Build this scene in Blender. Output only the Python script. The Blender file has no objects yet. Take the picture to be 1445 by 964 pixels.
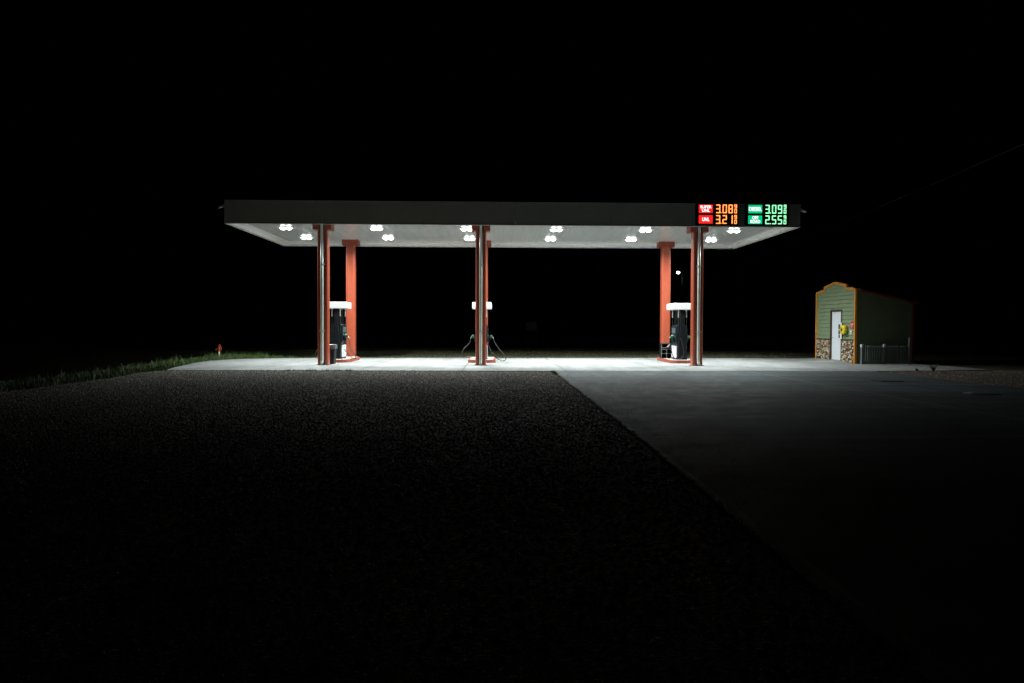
import bpy, bmesh, math, random
import numpy as np
from mathutils import Vector, Matrix
random.seed(7); rng = np.random.default_rng(11)
R = math.radians
scene = bpy.context.scene
COL = scene.collection

# ------------------------------------------------------------------ materials
def newmat(name):
    m = bpy.data.materials.new(name); m.use_nodes = True
    nt = m.node_tree; b = nt.nodes['Principled BSDF']
    return m, nt, b
def N(nt, t, **kw):
    n = nt.nodes.new(t)
    for k, v in kw.items():
        if k in n.inputs: n.inputs[k].default_value = v
        else: setattr(n, k, v)
    return n
def L(nt, a, b): nt.links.new(a, b)
def ramp(nt, src, stops):
    r = nt.nodes.new('ShaderNodeValToRGB'); e = r.color_ramp.elements
    while len(e) < len(stops): e.new(.5)
    for k, (p, c) in enumerate(stops):
        e[k].position = p; e[k].color = (c[0], c[1], c[2], 1) if hasattr(c, '__len__') else (c, c, c, 1)
    L(nt, src, r.inputs[0]); return r
def mixc(nt, a, b, fac, mode='MIX'):
    n = nt.nodes.new('ShaderNodeMix'); n.data_type = 'RGBA'; n.blend_type = mode
    for s, v in ((n.inputs[6], a), (n.inputs[7], b), (n.inputs[0], fac)):
        if isinstance(v, bpy.types.NodeSocket): L(nt, v, s)
        elif isinstance(v, (int, float)): s.default_value = v
        else: s.default_value = (v[0], v[1], v[2], 1)
    return n.outputs[2]
def math_(nt, op, a, b=None, c=None):
    n = nt.nodes.new('ShaderNodeMath'); n.operation = op
    for s, v in zip(n.inputs, (a, b, c)):
        if v is None: continue
        if isinstance(v, bpy.types.NodeSocket): L(nt, v, s)
        else: s.default_value = v
    return n.outputs[0]
def coord(nt, scale=(1, 1, 1), loc=(0, 0, 0)):
    t = nt.nodes.new('ShaderNodeTexCoord'); m = nt.nodes.new('ShaderNodeMapping')
    m.inputs['Scale'].default_value = scale; m.inputs['Location'].default_value = loc
    L(nt, t.outputs['Object'], m.inputs[0]); return m.outputs[0]
def noise(nt, vec, scale, detail=6, rough=.55):
    n = N(nt, 'ShaderNodeTexNoise', Scale=scale, Detail=detail, Roughness=rough); L(nt, vec, n.inputs['Vector']); return n.outputs['Fac']

def paint(name, col, rough=.5, var=.12, scale=3., metal=0, spec=.5, bump=0., bscale=60, coat=0.):
    """a surface colour with wear: broad mottling, small specks, uneven gloss"""
    m, nt, b = newmat(name)
    v = coord(nt)
    n1 = noise(nt, v, scale, 8, .65)
    dark = [c * (1 - var * 1.6) for c in col]; lite = [min(1, c * (1 + var)) for c in col]
    r = ramp(nt, n1, [(.25, dark), (.55, col), (.8, lite)])
    n2 = noise(nt, coord(nt, (7, 7, 1.2)), scale * 2.2, 5, .6)
    sp = ramp(nt, n2, [(.62, 0.), (.78, 1.)])
    c = mixc(nt, r.outputs[0], [k * .62 for k in col], math_(nt, 'MULTIPLY', sp.outputs[0], min(.6, var * 2.5)))
    L(nt, c, b.inputs['Base Color'])
    rr = ramp(nt, n1, [(.3, min(1, rough * 1.25)), (.7, rough * .85)])
    L(nt, rr.outputs[0], b.inputs['Roughness'])
    b.inputs['Metallic'].default_value = metal; b.inputs['Specular IOR Level'].default_value = spec
    b.inputs['Coat Weight'].default_value = coat; b.inputs['Coat Roughness'].default_value = .08
    if bump:
        bp = N(nt, 'ShaderNodeBump', Strength=bump, Distance=.01)
        L(nt, noise(nt, v, bscale, 4), bp.inputs['Height']); L(nt, bp.outputs[0], b.inputs['Normal'])
    return m
def emit(name, col, strength, base=(.02, .02, .02)):
    m, nt, b = newmat(name)
    b.inputs['Base Color'].default_value = (*base, 1)
    b.inputs['Emission Color'].default_value = (*col, 1); b.inputs['Emission Strength'].default_value = strength
    return m

M = {}
def joint_mask(nt, vec, period, off, width, axis):
    s = nt.nodes.new('ShaderNodeSeparateXYZ'); L(nt, vec, s.inputs[0])
    x = math_(nt, 'ADD', s.outputs[axis], off)
    f = math_(nt, 'FRACT', math_(nt, 'DIVIDE', x, period))
    d = math_(nt, 'ABSOLUTE', math_(nt, 'SUBTRACT', f, .5))
    return math_(nt, 'GREATER_THAN', d, .5 - width / period / 2)
def concrete(name, base, joints, streak, dirt=.5, slab=.6, low=.52, jcol=(.05, .048, .045)):
    m, nt, b = newmat(name); v = coord(nt)
    n1 = noise(nt, v, .35, 9, .62); n2 = noise(nt, v, 2.1, 8, .7); n3 = noise(nt, v, 38, 4, .7)
    r1 = ramp(nt, n1, [(.3, [c * .74 for c in base]), (.55, base), (.75, [c * 1.12 for c in base])])
    r2 = ramp(nt, n2, [(.35, .72), (.62, 1.)])
    c = mixc(nt, r1.outputs[0], r2.outputs[0], dirt, 'MULTIPLY')
    r3 = ramp(nt, n3, [(.3, .8), (.7, 1.1)])
    c = mixc(nt, c, r3.outputs[0], .8, 'MULTIPLY')
    r4 = ramp(nt, noise(nt, coord(nt, (1, 3.5, 1)), 3.2, 6, .75), [(.38, .55), (.5, .95), (.66, 1.25)])
    c = mixc(nt, c, r4.outputs[0], dirt, 'MULTIPLY')
    # tyre wear and broom streaks: long soft marks in two directions
    for (sc, rot, amt) in streak:
        t = nt.nodes.new('ShaderNodeTexCoord'); mp = nt.nodes.new('ShaderNodeMapping')
        mp.inputs['Scale'].default_value = sc; mp.inputs['Rotation'].default_value = (0, 0, R(rot))
        L(nt, t.outputs['Object'], mp.inputs[0])
        s = ramp(nt, noise(nt, mp.outputs[0], 1., 5, .6), [(.42, low), (.6, 1.)])
        c = mixc(nt, c, s.outputs[0], amt, 'MULTIPLY')
    # every slab was poured on its own day
    if joints:
        sv = nt.nodes.new('ShaderNodeSeparateXYZ'); L(nt, v, sv.inputs[0]); ids = []
        for (p, o, w_, ax) in joints: ids.append(math_(nt, 'FLOOR', math_(nt, 'DIVIDE', math_(nt, 'ADD', sv.outputs[ax], o), p)))
        cmb = nt.nodes.new('ShaderNodeCombineXYZ'); L(nt, ids[0], cmb.inputs[0]); L(nt, ids[1], cmb.inputs[1])
        wn = nt.nodes.new('ShaderNodeTexWhiteNoise'); L(nt, cmb.outputs[0], wn.inputs['Vector'])
        sl = ramp(nt, wn.outputs['Value'], [(0, .80), (1, 1.)]); c = mixc(nt, c, sl.outputs[0], slab, 'MULTIPLY')
    # drips and spots
    vo = N(nt, 'ShaderNodeTexVoronoi', Scale=1.1); L(nt, v, vo.inputs['Vector'])
    sp = ramp(nt, math_(nt, 'ADD', vo.outputs['Distance'], math_(nt, 'MULTIPLY', n2, .25)), [(.19, .45), (.27, 1.)])
    c = mixc(nt, c, sp.outputs[0], .55, 'MULTIPLY')
    tot = None
    for (p, o, w, ax) in joints:
        k = joint_mask(nt, v, p, o, w, ax)
        tot = k if tot is None else math_(nt, 'MAXIMUM', tot, k)
    hgt = math_(nt, 'MULTIPLY', n3, 1.)
    if tot is not None:
        c = mixc(nt, c, jcol, math_(nt, 'MULTIPLY', tot, .8))
        hgt = math_(nt, 'SUBTRACT', hgt, tot)
    L(nt, c, b.inputs['Base Color'])
    rr = ramp(nt, n2, [(.3, .62), (.7, .88)]); L(nt, rr.outputs[0], b.inputs['Roughness'])
    bp = N(nt, 'ShaderNodeBump', Strength=.25, Distance=.006); L(nt, hgt, bp.inputs['Height']); L(nt, bp.outputs[0], b.inputs['Normal'])
    return m
M['pad'] = concrete('forecourt concrete', (.47, .475, .47), [(3.7, 1.2, .05, 0), (3.4, -.55, .06, 1)],
                    [((.25, 1.6, 1), 6, .4), ((1.8, .3, 1), -12, .35), ((.12, .5, 1), 3, .3)], .7, .4)
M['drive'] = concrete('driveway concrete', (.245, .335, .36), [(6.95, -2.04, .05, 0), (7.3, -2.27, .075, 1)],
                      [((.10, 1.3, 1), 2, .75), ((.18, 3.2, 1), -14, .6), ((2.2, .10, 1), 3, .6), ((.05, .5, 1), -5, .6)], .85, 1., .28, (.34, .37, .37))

def gravel(name, tint, scale=42, bstr=1.):
    m, nt, b = newmat(name); v = coord(nt)
    vo = N(nt, 'ShaderNodeTexVoronoi', Scale=scale); L(nt, v, vo.inputs['Vector'])
    vo2 = N(nt, 'ShaderNodeTexVoronoi', Scale=scale * 2.3); L(nt, v, vo2.inputs['Vector'])
    g = nt.nodes.new('ShaderNodeSeparateColor'); L(nt, vo.outputs['Color'], g.inputs[0])
    r = ramp(nt, g.outputs[0], [(0., [c * .35 for c in tint]), (.45, [c * .8 for c in tint]), (.8, [c * 1.3 for c in tint]), (1., [min(1, c * 2.6) for c in tint])])
    n1 = noise(nt, v, .5, 6, .6)
    big = ramp(nt, n1, [(.3, .6), (.7, 1.15)])
    c = mixc(nt, r.outputs[0], big.outputs[0], .8, 'MULTIPLY')
    tc = nt.nodes.new('ShaderNodeTexCoord'); mp = nt.nodes.new('ShaderNodeMapping'); mp.inputs['Scale'].default_value = (.9, .07, 1); mp.inputs['Rotation'].default_value = (0, 0, R(38)); L(nt, tc.outputs['Object'], mp.inputs[0])
    w = ramp(nt, noise(nt, mp.outputs[0], 1., 4, .5), [(.42, .5), (.58, 1.)])
    c = mixc(nt, c, w.outputs[0], .7, 'MULTIPLY')
    L(nt, c, b.inputs['Base Color']); b.inputs['Roughness'].default_value = .85
    h = math_(nt, 'ADD', math_(nt, 'MULTIPLY', vo.outputs['Distance'], -1.), math_(nt, 'MULTIPLY', vo2.outputs['Distance'], -.5))
    bp = N(nt, 'ShaderNodeBump', Strength=bstr, Distance=.03); L(nt, h, bp.inputs['Height']); L(nt, bp.outputs[0], b.inputs['Normal'])
    return m
M['gravel'] = gravel('grey brown gravel', (.245, .205, .165))
M['gravel_red'] = gravel('reddish gravel', (.24, .15, .105))
def field(name):
    m, nt, b = newmat(name); v = coord(nt)
    r = ramp(nt, noise(nt, v, .6, 10, .7), [(.3, (.035, .045, .014)), (.5, (.075, .075, .03)), (.72, (.12, .105, .05))])
    r2 = ramp(nt, noise(nt, v, 9, 6, .8), [(.3, .35), (.7, 1.3)])
    L(nt, mixc(nt, r.outputs[0], r2.outputs[0], .9, 'MULTIPLY'), b.inputs['Base Color']); b.inputs['Roughness'].default_value = .95
    bp = N(nt, 'ShaderNodeBump', Strength=1., Distance=.08); L(nt, noise(nt, v, 14, 6, .8), bp.inputs['Height']); L(nt, bp.outputs[0], b.inputs['Normal'])
    return m
M['field'] = field('dry grass field soil')
M['asphalt'] = paint('worn asphalt', (.10, .10, .095), .85, .2, 2, bump=.5)
M['column'] = paint('orange red column paint', (.385, .074, .035), .36, .10, 2.2, coat=.45)
M['collar'] = paint('shaded red brown collar', (.27, .052, .028), .5, .12, 4)  # column red darkened: the shade at the column heads is put into the colour
M['island'] = paint('red brown painted kerb', (.36, .085, .05), .6, .25, 5, bump=.3)
M['island_top'] = paint('island concrete', (.42, .41, .39), .8, .2, 3, bump=.2)
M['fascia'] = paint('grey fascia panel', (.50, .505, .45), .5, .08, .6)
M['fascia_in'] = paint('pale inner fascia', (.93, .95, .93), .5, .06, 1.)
M['fascia_edge'] = paint('fascia edge trim', (.5, .51, .48), .4, .05, 1.)
M['roofdeck'] = paint('galvanised roof deck', (.3, .31, .3), .6, .2, 1, metal=.6)
M['spout'] = paint('pale downspout', (.78, .80, .72), .35, .10, 4)
M['steel'] = paint('galvanised steel', (.55, .56, .55), .35, .15, 6, metal=.8)
M['black'] = paint('black moulded plastic', (.006, .009, .011), .38, .2, 5, spec=.3)
M['black_panel'] = paint('blue black panel', (.009, .017, .022), .28, .15, 3, spec=.35, coat=.1)
M['white'] = paint('white enamel panel', (.78, .79, .79), .35, .05, 2.5)
M['display'] = paint('dim display glass', (.10, .13, .14), .12, .1, 8)
M['green'] = paint('green nozzle cover', (.01, .17, .06), .4, .15, 8)
M['rubber'] = paint('black rubber hose', (.03, .032, .034), .3, .2, 8)
M['chrome'] = paint('scuffed metal', (.7, .7, .7), .25, .1, 8, metal=1.)
M['board'] = paint('black sign board', (.006, .006, .007), .4, .1, 2)
M['orange_trim'] = paint('orange trim', (.76, .27, .025), .5, .12, 4)
M['siding'] = paint('green lap siding', (.188, .243, .135), .7, .10, 3, bump=.25, bscale=40)
M['door'] = paint('white steel door', (.72, .75, .80), .45, .05, 1.8)
M['brown'] = paint('dark brown frame', (.055, .032, .018), .6, .2, 4)
M['roof_red'] = paint('dark red roof edge', (.22, .02, .015), .5, .2, 3)
M['yellow'] = paint('yellow wall box', (.85, .62, .03), .4, .1, 8)
M['red'] = paint('red sign face', (.6, .01, .02), .45, .1, 5)
M['blue'] = paint('dark blue patch', (.02, .05, .09), .5, .1, 5)
M['maroon'] = paint('maroon patch', (.12, .015, .02), .5, .1, 5)
M['fence'] = paint('dark painted fence', (.22, .25, .25), .5, .25, 5, metal=.1)
M['bag'] = paint('thin plastic liner', (.14, .17, .18), .25, .2, 12)
M['bin'] = paint('dark green bin', (.009, .018, .02), .5, .2, 5, spec=.3)
M['hyd_orange'] = paint('orange hydrant paint', (.42, .06, .012), .5, .2, 15)
M['wire'] = paint('weathered cable', (.4, .4, .4), .5, .1, 2)
M['cover'] = paint('cast iron cover', (.09, .09, .09), .6, .3, 8, metal=.7, bump=.6)
M['leaf'] = paint('weed leaf', (.07, .13, .03), .6, .3, 12)
# soffit: glossy white pans with seams and slight waves
m, nt, b = newmat('glossy white soffit pans'); v = coord(nt)
r = ramp(nt, noise(nt, v, .9, 6, .6), [(.3, (.80, .85, .82)), (.7, (.87, .91, .885))]); c = r.outputs[0]
st = ramp(nt, noise(nt, coord(nt, (5, .25, 1)), 1.2, 5, .6), [(.4, .88), (.6, 1.)])
c = mixc(nt, c, st.outputs[0], .6, 'MULTIPLY')
jm = joint_mask(nt, v, .406, .1, .014, 0)
L(nt, mixc(nt, c, (.3, .32, .31), math_(nt, 'MULTIPLY', jm, .55)), b.inputs['Base Color'])
b.inputs['Roughness'].default_value = .12; b.inputs['Specular IOR Level'].default_value = .34
bp = N(nt, 'ShaderNodeBump', Strength=.22, Distance=.02); L(nt, math_(nt, 'SUBTRACT', noise(nt, coord(nt, (1.8, .6, 1)), 1.3, 2), math_(nt, 'MULTIPLY', jm, .3)), bp.inputs['Height']); L(nt, bp.outputs[0], b.inputs['Normal'])
M['soffit'] = m
# stone veneer
m, nt, b = newmat('stacked stone veneer'); v = coord(nt, (1, 6.5, 13))
vo = N(nt, 'ShaderNodeTexVoronoi', Scale=1.); vo.feature = 'F1'; L(nt, v, vo.inputs['Vector'])
ve = N(nt, 'ShaderNodeTexVoronoi', Scale=1.); ve.feature = 'DISTANCE_TO_EDGE'; L(nt, v, ve.inputs['Vector'])
g = nt.nodes.new('ShaderNodeSeparateColor'); L(nt, vo.outputs['Color'], g.inputs[0])
r = ramp(nt, g.outputs[0], [(0, (.10, .055, .03)), (.22, (.42, .24, .10)), (.45, (.60, .48, .33)), (.7, (.26, .19, .15)), (.85, (.75, .68, .56))])
r.color_ramp.interpolation = 'CONSTANT'
n_ = ramp(nt, noise(nt, coord(nt), 22, 6, .7), [(.3, .55), (.7, 1.2)])
c = mixc(nt, r.outputs[0], n_.outputs[0], .8, 'MULTIPLY')
e = ramp(nt, ve.outputs['Distance'], [(.03, 0.), (.1, 1.)])
L(nt, mixc(nt, (.02, .016, .012), c, e.outputs[0]), b.inputs['Base Color']); b.inputs['Roughness'].default_value = .85
bp = N(nt, 'ShaderNodeBump', Strength=1., Distance=.04); L(nt, math_(nt, 'ADD', e.outputs[0], g.outputs[1]), bp.inputs['Height']); L(nt, bp.outputs[0], b.inputs['Normal'])
M['stone'] = m
# grass: colour varies from blade to blade
m, nt, b = newmat('grass blades')
gi = nt.nodes.new('ShaderNodeNewGeometry')
r = ramp(nt, gi.outputs['Random Per Island'], [(0, (.012, .035, .006)), (.5, (.03, .085, .014)), (.75, (.09, .17, .025)), (1, (.20, .18, .08))])
L(nt, r.outputs[0], b.inputs['Base Color']); b.inputs['Roughness'].default_value = .5
M['grass'] = m
m, nt, b = newmat('dry grass blades')
gi = nt.nodes.new('ShaderNodeNewGeometry')
r = ramp(nt, gi.outputs['Random Per Island'], [(0, (.03, .03, .012)), (.6, (.075, .07, .03)), (.9, (.13, .12, .06)), (1, (.05, .10, .02))])
L(nt, r.outputs[0], b.inputs['Base Color']); b.inputs['Roughness'].default_value = .6
M['dry_grass'] = m
m, nt, b = newmat('loose stones')
gi = nt.nodes.new('ShaderNodeNewGeometry')
r = ramp(nt, gi.outputs['Random Per Island'], [(0, (.06, .048, .038)), (.5, (.17, .145, .12)), (.85, (.32, .28, .24)), (1, (.7, .66, .6))])
L(nt, r.outputs[0], b.inputs['Base Color']); b.inputs['Roughness'].default_value = .7
M['stones'] = m
M['lens'] = emit('lit led lens', (.92, 1., .98), 8, (.8, .8, .8))
M['far_lens'] = emit('lit street lamp lens', (.9, 1., 1.), 14, (.8, .8, .8))
M['em_red_panel'] = emit('backlit red panel', (1., .022, .018), .95)
M['em_green_panel'] = emit('backlit green panel', (.0, .60, .24), 1.)
M['em_white'] = emit('backlit white letters', (1, .97, 1), 1.5)
M['em_led_red'] = emit('lit amber red led', (1., .26, .06), 2.4)
M['em_led_green'] = emit('lit green led', (.30, 1., .50), 1.6)

# ------------------------------------------------------------------ mesh helpers
class MB:
    def __init__(s): s.bm = bmesh.new()
    def box(s, x0, x1, y0, y1, z0, z1, bev=0., seg=2):
        t = bmesh.new(); bmesh.ops.create_cube(t, size=1)
        for v in t.verts: v.co = Vector(((x0 + x1) / 2 + v.co.x * (x1 - x0), (y0 + y1) / 2 + v.co.y * (y1 - y0), (z0 + z1) / 2 + v.co.z * (z1 - z0)))
        if bev: bmesh.ops.bevel(t, geom=t.edges[:], offset=bev, segments=seg, profile=.6, affect='EDGES')
        return s.join(t)
    def join(s, t, mat=None):
        if mat is not None: bmesh.ops.transform(t, matrix=mat, verts=t.verts[:])
        me = bpy.data.meshes.new('tmp'); t.to_mesh(me); t.free(); s.bm.from_mesh(me); bpy.data.meshes.remove(me); return s
    def prism(s, pts, a, b_, plane='xy', bev=0.):
        """polygon pts extruded from a to b along the remaining axis"""
        t = bmesh.new()
        def P(u, v, w): return {'xy': (u, v, w), 'xz': (u, w, v), 'yz': (w, u, v)}[plane]
        lo = [t.verts.new(P(u, v, a)) for u, v in pts]; hi = [t.verts.new(P(u, v, b_)) for u, v in pts]
        t.faces.new(lo); t.faces.new(hi); n = len(pts)
        for i in range(n): t.faces.new((lo[i], lo[(i + 1) % n], hi[(i + 1) % n], hi[i]))
        bmesh.ops.recalc_face_normals(t, faces=t.faces[:])
        if bev: bmesh.ops.bevel(t, geom=t.edges[:], offset=bev, segments=1, affect='EDGES')
        return s.join(t)
    def tube(s, path, r, n=10, cap=True, smooth=True):
        """swept tube; r a number or one per point; path is smoothed by Catmull-Rom when smooth"""
        P = [Vector(p) for p in path]; rs = r if hasattr(r, '__len__') else [r] * len(P)
        if smooth and len(P) > 2:
            Q, RR = [], []
            for i in range(len(P) - 1):
                p0, p1, p2, p3 = P[max(0, i - 1)], P[i], P[i + 1], P[min(len(P) - 1, i + 2)]
                for k in range(6):
                    t = k / 6
                    Q.append(.5 * ((2 * p1) + (p2 - p0) * t + (2 * p0 - 5 * p1 + 4 * p2 - p3) * t * t + (3 * p1 - p0 - 3 * p2 + p3) * t ** 3)); RR.append(rs[i] + (rs[i + 1] - rs[i]) * t)
            Q.append(P[-1]); RR.append(rs[-1]); P, rs = Q, RR
        bm = s.bm; rings = []; up = None
        for i, p in enumerate(P):
            d = (P[min(i + 1, len(P) - 1)] - P[max(i - 1, 0)]).normalized()
            if up is None: up = d.orthogonal().normalized()
            up = (up - d * up.dot(d)).normalized(); w = d.cross(up)
            rings.append([bm.verts.new(p + (up * math.cos(2 * math.pi * k / n) + w * math.sin(2 * math.pi * k / n)) * rs[i]) for k in range(n)])
        for a, b_ in zip(rings, rings[1:]):
            for k in range(n): bm.faces.new((a[k], a[(k + 1) % n], b_[(k + 1) % n], b_[k]))
        if cap: bm.faces.new(rings[0][::-1]); bm.faces.new(rings[-1])
        return s
    def build(s, name, mat, parent=None, loc=None, smooth=False, **props):
        bmesh.ops.recalc_face_normals(s.bm, faces=s.bm.faces[:])
        me = bpy.data.meshes.new(name); s.bm.to_mesh(me); s.bm.free()
        me.materials.append(M[mat] if isinstance(mat, str) else mat)
        o = bpy.data.objects.new(name, me); COL.objects.link(o)
        if parent is not None: o.parent = parent
        if loc: o.location = loc
        if smooth:
            for p in me.polygons: p.use_smooth = True
        for k, v in props.items(): o[k] = v
        return o
def tag(o, label=None, category=None, group=None, kind=None):
    for k, v in (('label', label), ('category', category), ('group', group), ('kind', kind)):
        if v: o[k] = v
    return o
def thing(name, loc, label, category, group=None):
    o = bpy.data.objects.new(name, None); COL.objects.link(o); o.location = loc; o.empty_display_size = .2
    return tag(o, label, category, group)
def copy_tree(o, parent=None):
    c = o.copy(); COL.objects.link(c); c.parent = parent
    for ch in [x for x in bpy.data.objects if x.parent == o]: copy_tree(ch, c)
    return c
def sheet(name, pts, z, mat, thick=0.):
    mb = MB()
    if thick: mb.prism(pts, z - thick, z)
    else: mb.bm.faces.new([mb.bm.verts.new((x, y, z)) for x, y in pts])
    return mb.build(name, mat, kind='structure')
def raw_mesh(name, V, F, mat, **props):
    me = bpy.data.meshes.new(name)
    me.vertices.add(len(V)); me.vertices.foreach_set('co', V.astype(np.float32).ravel())
    k = F.shape[1]; me.loops.add(F.size); me.loops.foreach_set('vertex_index', F.astype(np.int32).ravel())
    me.polygons.add(len(F)); me.polygons.foreach_set('loop_start', np.arange(0, F.size, k, dtype=np.int32))
    me.update(calc_edges=True); me.materials.append(M[mat])
    o = bpy.data.objects.new(name, me); COL.objects.link(o)
    for a, b_ in props.items(): o[a] = b_
    return o

# ------------------------------------------------------------------ ground
EDGE_Y = [2, 8, 12, 15.5, 17.1, 18.6, 20.7, 23.3, 24.2, 25.6, 27.2, 29.2, 30.9, 32.1, 32.9, 33.6, 34.0]
EDGE_X = [-22, -16, -13, -11.8, -11.4, -11.5, -11.45, -11.9, -11.6, -12.05, -12.35, -12.75, -12.82, -12.6, -12.0, -10.7, -8.8]
def xedge(y): return np.interp(y, EDGE_Y, EDGE_X)
def land(x, y):
    """the lot stands on a low bank: the field falls away to the left and behind the left end"""
    x, y = np.asarray(x, float), np.asarray(y, float)
    dx = np.maximum(xedge(np.minimum(y, 31)) - x, 0); dy = np.maximum(y - 34.0, 0) * np.clip((-4 - x) / 4, 0, 1)
    d = np.hypot(dx, dy); drop = .16 * np.clip(d - 1.3, 0, 11) ** 1.08 * np.clip((45 - y) / 6, 0, 1) 
    return -.045 - drop + .03 * np.sin(x * .9 + y * .4) * np.clip(d - 1, 0, 1)
xs = np.concatenate([[-900, -300, -100, -60], np.arange(-40, 0, .5), [0, 20, 60, 300, 900]]); ys = np.concatenate([[-300, -60, -20, -5], np.arange(0, 48, .5), [60, 100, 300, 1500]])
GX, GY = np.meshgrid(xs, ys); nx, ny = len(xs), len(ys)
V_ = np.c_[GX.ravel(), GY.ravel(), land(GX, GY).ravel()]; ii = (np.arange(ny - 1)[:, None] * nx + np.arange(nx - 1)[None]).ravel()
raw_mesh('ground', V_, np.c_[ii, ii + 1, ii + nx + 1, ii + nx], 'field', kind='structure')
sheet('road', [(-400, 46.), (400, 49.2), (400, 56.), (-400, 53.)], -.03, 'asphalt')
PAD = [(-11.55, 24.13), (-12.0, 25.6), (-12.3, 27.2), (-12.7, 29.2), (-12.78, 30.9), (-12.5, 32.1), (-11.9, 32.9), (-10.6, 33.6), (-8.7, 34.0), (0, 34.4), (8, 34.8), (15.0, 34.8), (18.2, 33.8),
       (18.4, 29.1), (18.45, 28.6), (18.65, 28.0), (18.72, 26.8), (18.6, 25.25), (16.0, 24.75), (13.75, 24.42), (13.72, 24.16)]
sheet('forecourt', PAD, .012, 'pad', .12)
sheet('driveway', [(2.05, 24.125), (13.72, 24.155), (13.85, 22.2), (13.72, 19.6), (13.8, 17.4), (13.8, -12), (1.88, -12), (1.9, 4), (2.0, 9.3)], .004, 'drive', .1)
gpts = [(2.12, 24.2), (-11.6, 24.2), (-11.9, 23.3), (-11.45, 20.7), (-11.5, 18.6), (-11.4, 17.1), (-11.8, 15.5), (-13, 12), (-16, 8), (-22, 2), (-22, -12), (2.1, -12)]
sheet('gravel_lot', gpts, -.012, 'gravel')
sheet('gravel_verge', [(13.6, -12), (30, -12), (30, 26.2), (22, 25.6), (18.9, 25.35), (13.6, 24.6)], -.016, 'gravel_red')

# loose stones lying on the gravel: real relief for the raking light
def stones(name, n, region, s0, s1, z, label):
    P = []
    while len(P) < n:
        q = region(n); P.extend(q.tolist())
    P = np.array(P[:n]); s = rng.uniform(s0, s1, n) * (1 + (rng.random(n) > .97) * .7)
    base = np.array([(1, 0, 0), (0, 1, 0), (-1, 0, 0), (0, -1, 0), (0, 0, 1), (0, 0, -1)], float)
    V = np.repeat(base[None], n, 0) * (1 + rng.uniform(-.35, .35, (n, 6, 1)))
    V *= s[:, None, None] * np.array([1, 1, .62]); a = rng.uniform(0, 6.28, n); ca, sa = np.cos(a), np.sin(a)
    x = V[..., 0] * ca[:, None] - V[..., 1] * sa[:, None]; y = V[..., 0] * sa[:, None] + V[..., 1] * ca[:, None]
    V = np.stack([x + P[:, :1], y + P[:, 1:2], V[..., 2] + z + s[:, None] * .25], -1)
    f = np.array([(0, 1, 4), (1, 2, 4), (2, 3, 4), (3, 0, 4), (1, 0, 5), (2, 1, 5), (3, 2, 5), (0, 3, 5)])
    F = (f[None] + np.arange(n)[:, None, None] * 6).reshape(-1, 3)
    return raw_mesh(name, V.reshape(-1, 3), F, 'stones', kind='stuff', label=label, category='gravel')
def reg_left(n):
    y = 3. + 21.05 * rng.random(n) ** .8; x = rng.uniform(-16, 2.0, n); return np.c_[x, y][(x > -.78 * y - .8) & (x > xedge(y) - .15 * rng.random(n))]
stones('loose_gravel', 90000, reg_left, .008, .021, -.012, 'loose grey brown stones covering the gravel lot in front of the canopy')
def reg_right(n):
    y = rng.uniform(12, 24.6, n); x = rng.uniform(13.9, 22, n); return np.c_[x, y]
stones('verge_gravel', 14000, reg_right, .01, .024, -.016, 'loose reddish stones on the verge at the right of the driveway')
def reg_edge(n):   # grit washed along the joint between pad and gravel
    y = 24.13 - np.abs(rng.normal(0, .12, n)); x = rng.uniform(-11.4, 2.0, n); return np.c_[x, y]
def reg_drive(n):  # grit thrown on the edge of the driveway
    y = rng.uniform(5, 24, n); x = 2.02 + np.abs(rng.normal(0, .5, n)); return np.c_[x, y]
def reg_spill(n):
    y = 3 + 21.2 * rng.random(n) ** .8; x = np.interp(y, [-12, 4, 9.3, 24.2], [1.88, 1.9, 2.0, 2.05]) + rng.normal(0, .02, n) + .008 * np.sin(y * 2.3) + .006 * np.sin(y * 7.1); return np.c_[x, y]
stones('spilled_gravel', 2000, reg_spill, .008, .018, .0, 'stones spilled over the left edge of the concrete driveway')
def reg_pad(n): return np.c_[rng.uniform(-11.5, 2.05, n), 24.13 + rng.normal(0, .035, n)]
stones('pad_edge_gravel', 2600, reg_pad, .006, .015, .004, 'stones lying along the front edge of the lit concrete pad')
stones('driveway_grit', 260, reg_drive, .004, .009, .004, 'scattered grit along the left edge of the concrete driveway')

# ------------------------------------------------------------------ grass
def blades(P, h0, h1, w):
    n = len(P); h = rng.uniform(h0, h1, n) * (.6 + .8 * rng.random(n) ** 2); a = rng.uniform(0, 6.28, n); ln = rng.uniform(.1, .7, n) * h; b = rng.uniform(0, 6.28, n)
    dx, dy = np.cos(a) * w / 2, np.sin(a) * w / 2; lx, ly = np.cos(b) * ln, np.sin(b) * ln
    z0 = land(P[:, 0], P[:, 1]) - .005; h = h + z0 + .045; hm = (h - z0) * .6 + z0
    v = [np.c_[P[:, 0] - dx, P[:, 1] - dy, z0], np.c_[P[:, 0] + dx, P[:, 1] + dy, z0],
         np.c_[P[:, 0] + dx * .7 + lx * .35, P[:, 1] + dy * .7 + ly * .35, hm], np.c_[P[:, 0] - dx * .7 + lx * .35, P[:, 1] - dy * .7 + ly * .35, hm],
         np.c_[P[:, 0] + lx, P[:, 1] + ly, h]]
    V = np.stack(v, 1).reshape(-1, 3); i = np.arange(n)[:, None] * 5
    F = np.concatenate([i + [0, 1, 2], i + [0, 2, 3], i + [3, 2, 4]], 0)
    return V, F
def grass(name, sets, label, mat='grass'):
    Vs, Fs, k = [], [], 0
    for s in sets:
        V, F = blades(*s); Vs.append(V); Fs.append(F + k); k += len(V)
    return raw_mesh(name, np.concatenate(Vs), np.concatenate(Fs), mat, kind='stuff', label=label, category='grass')
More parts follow.
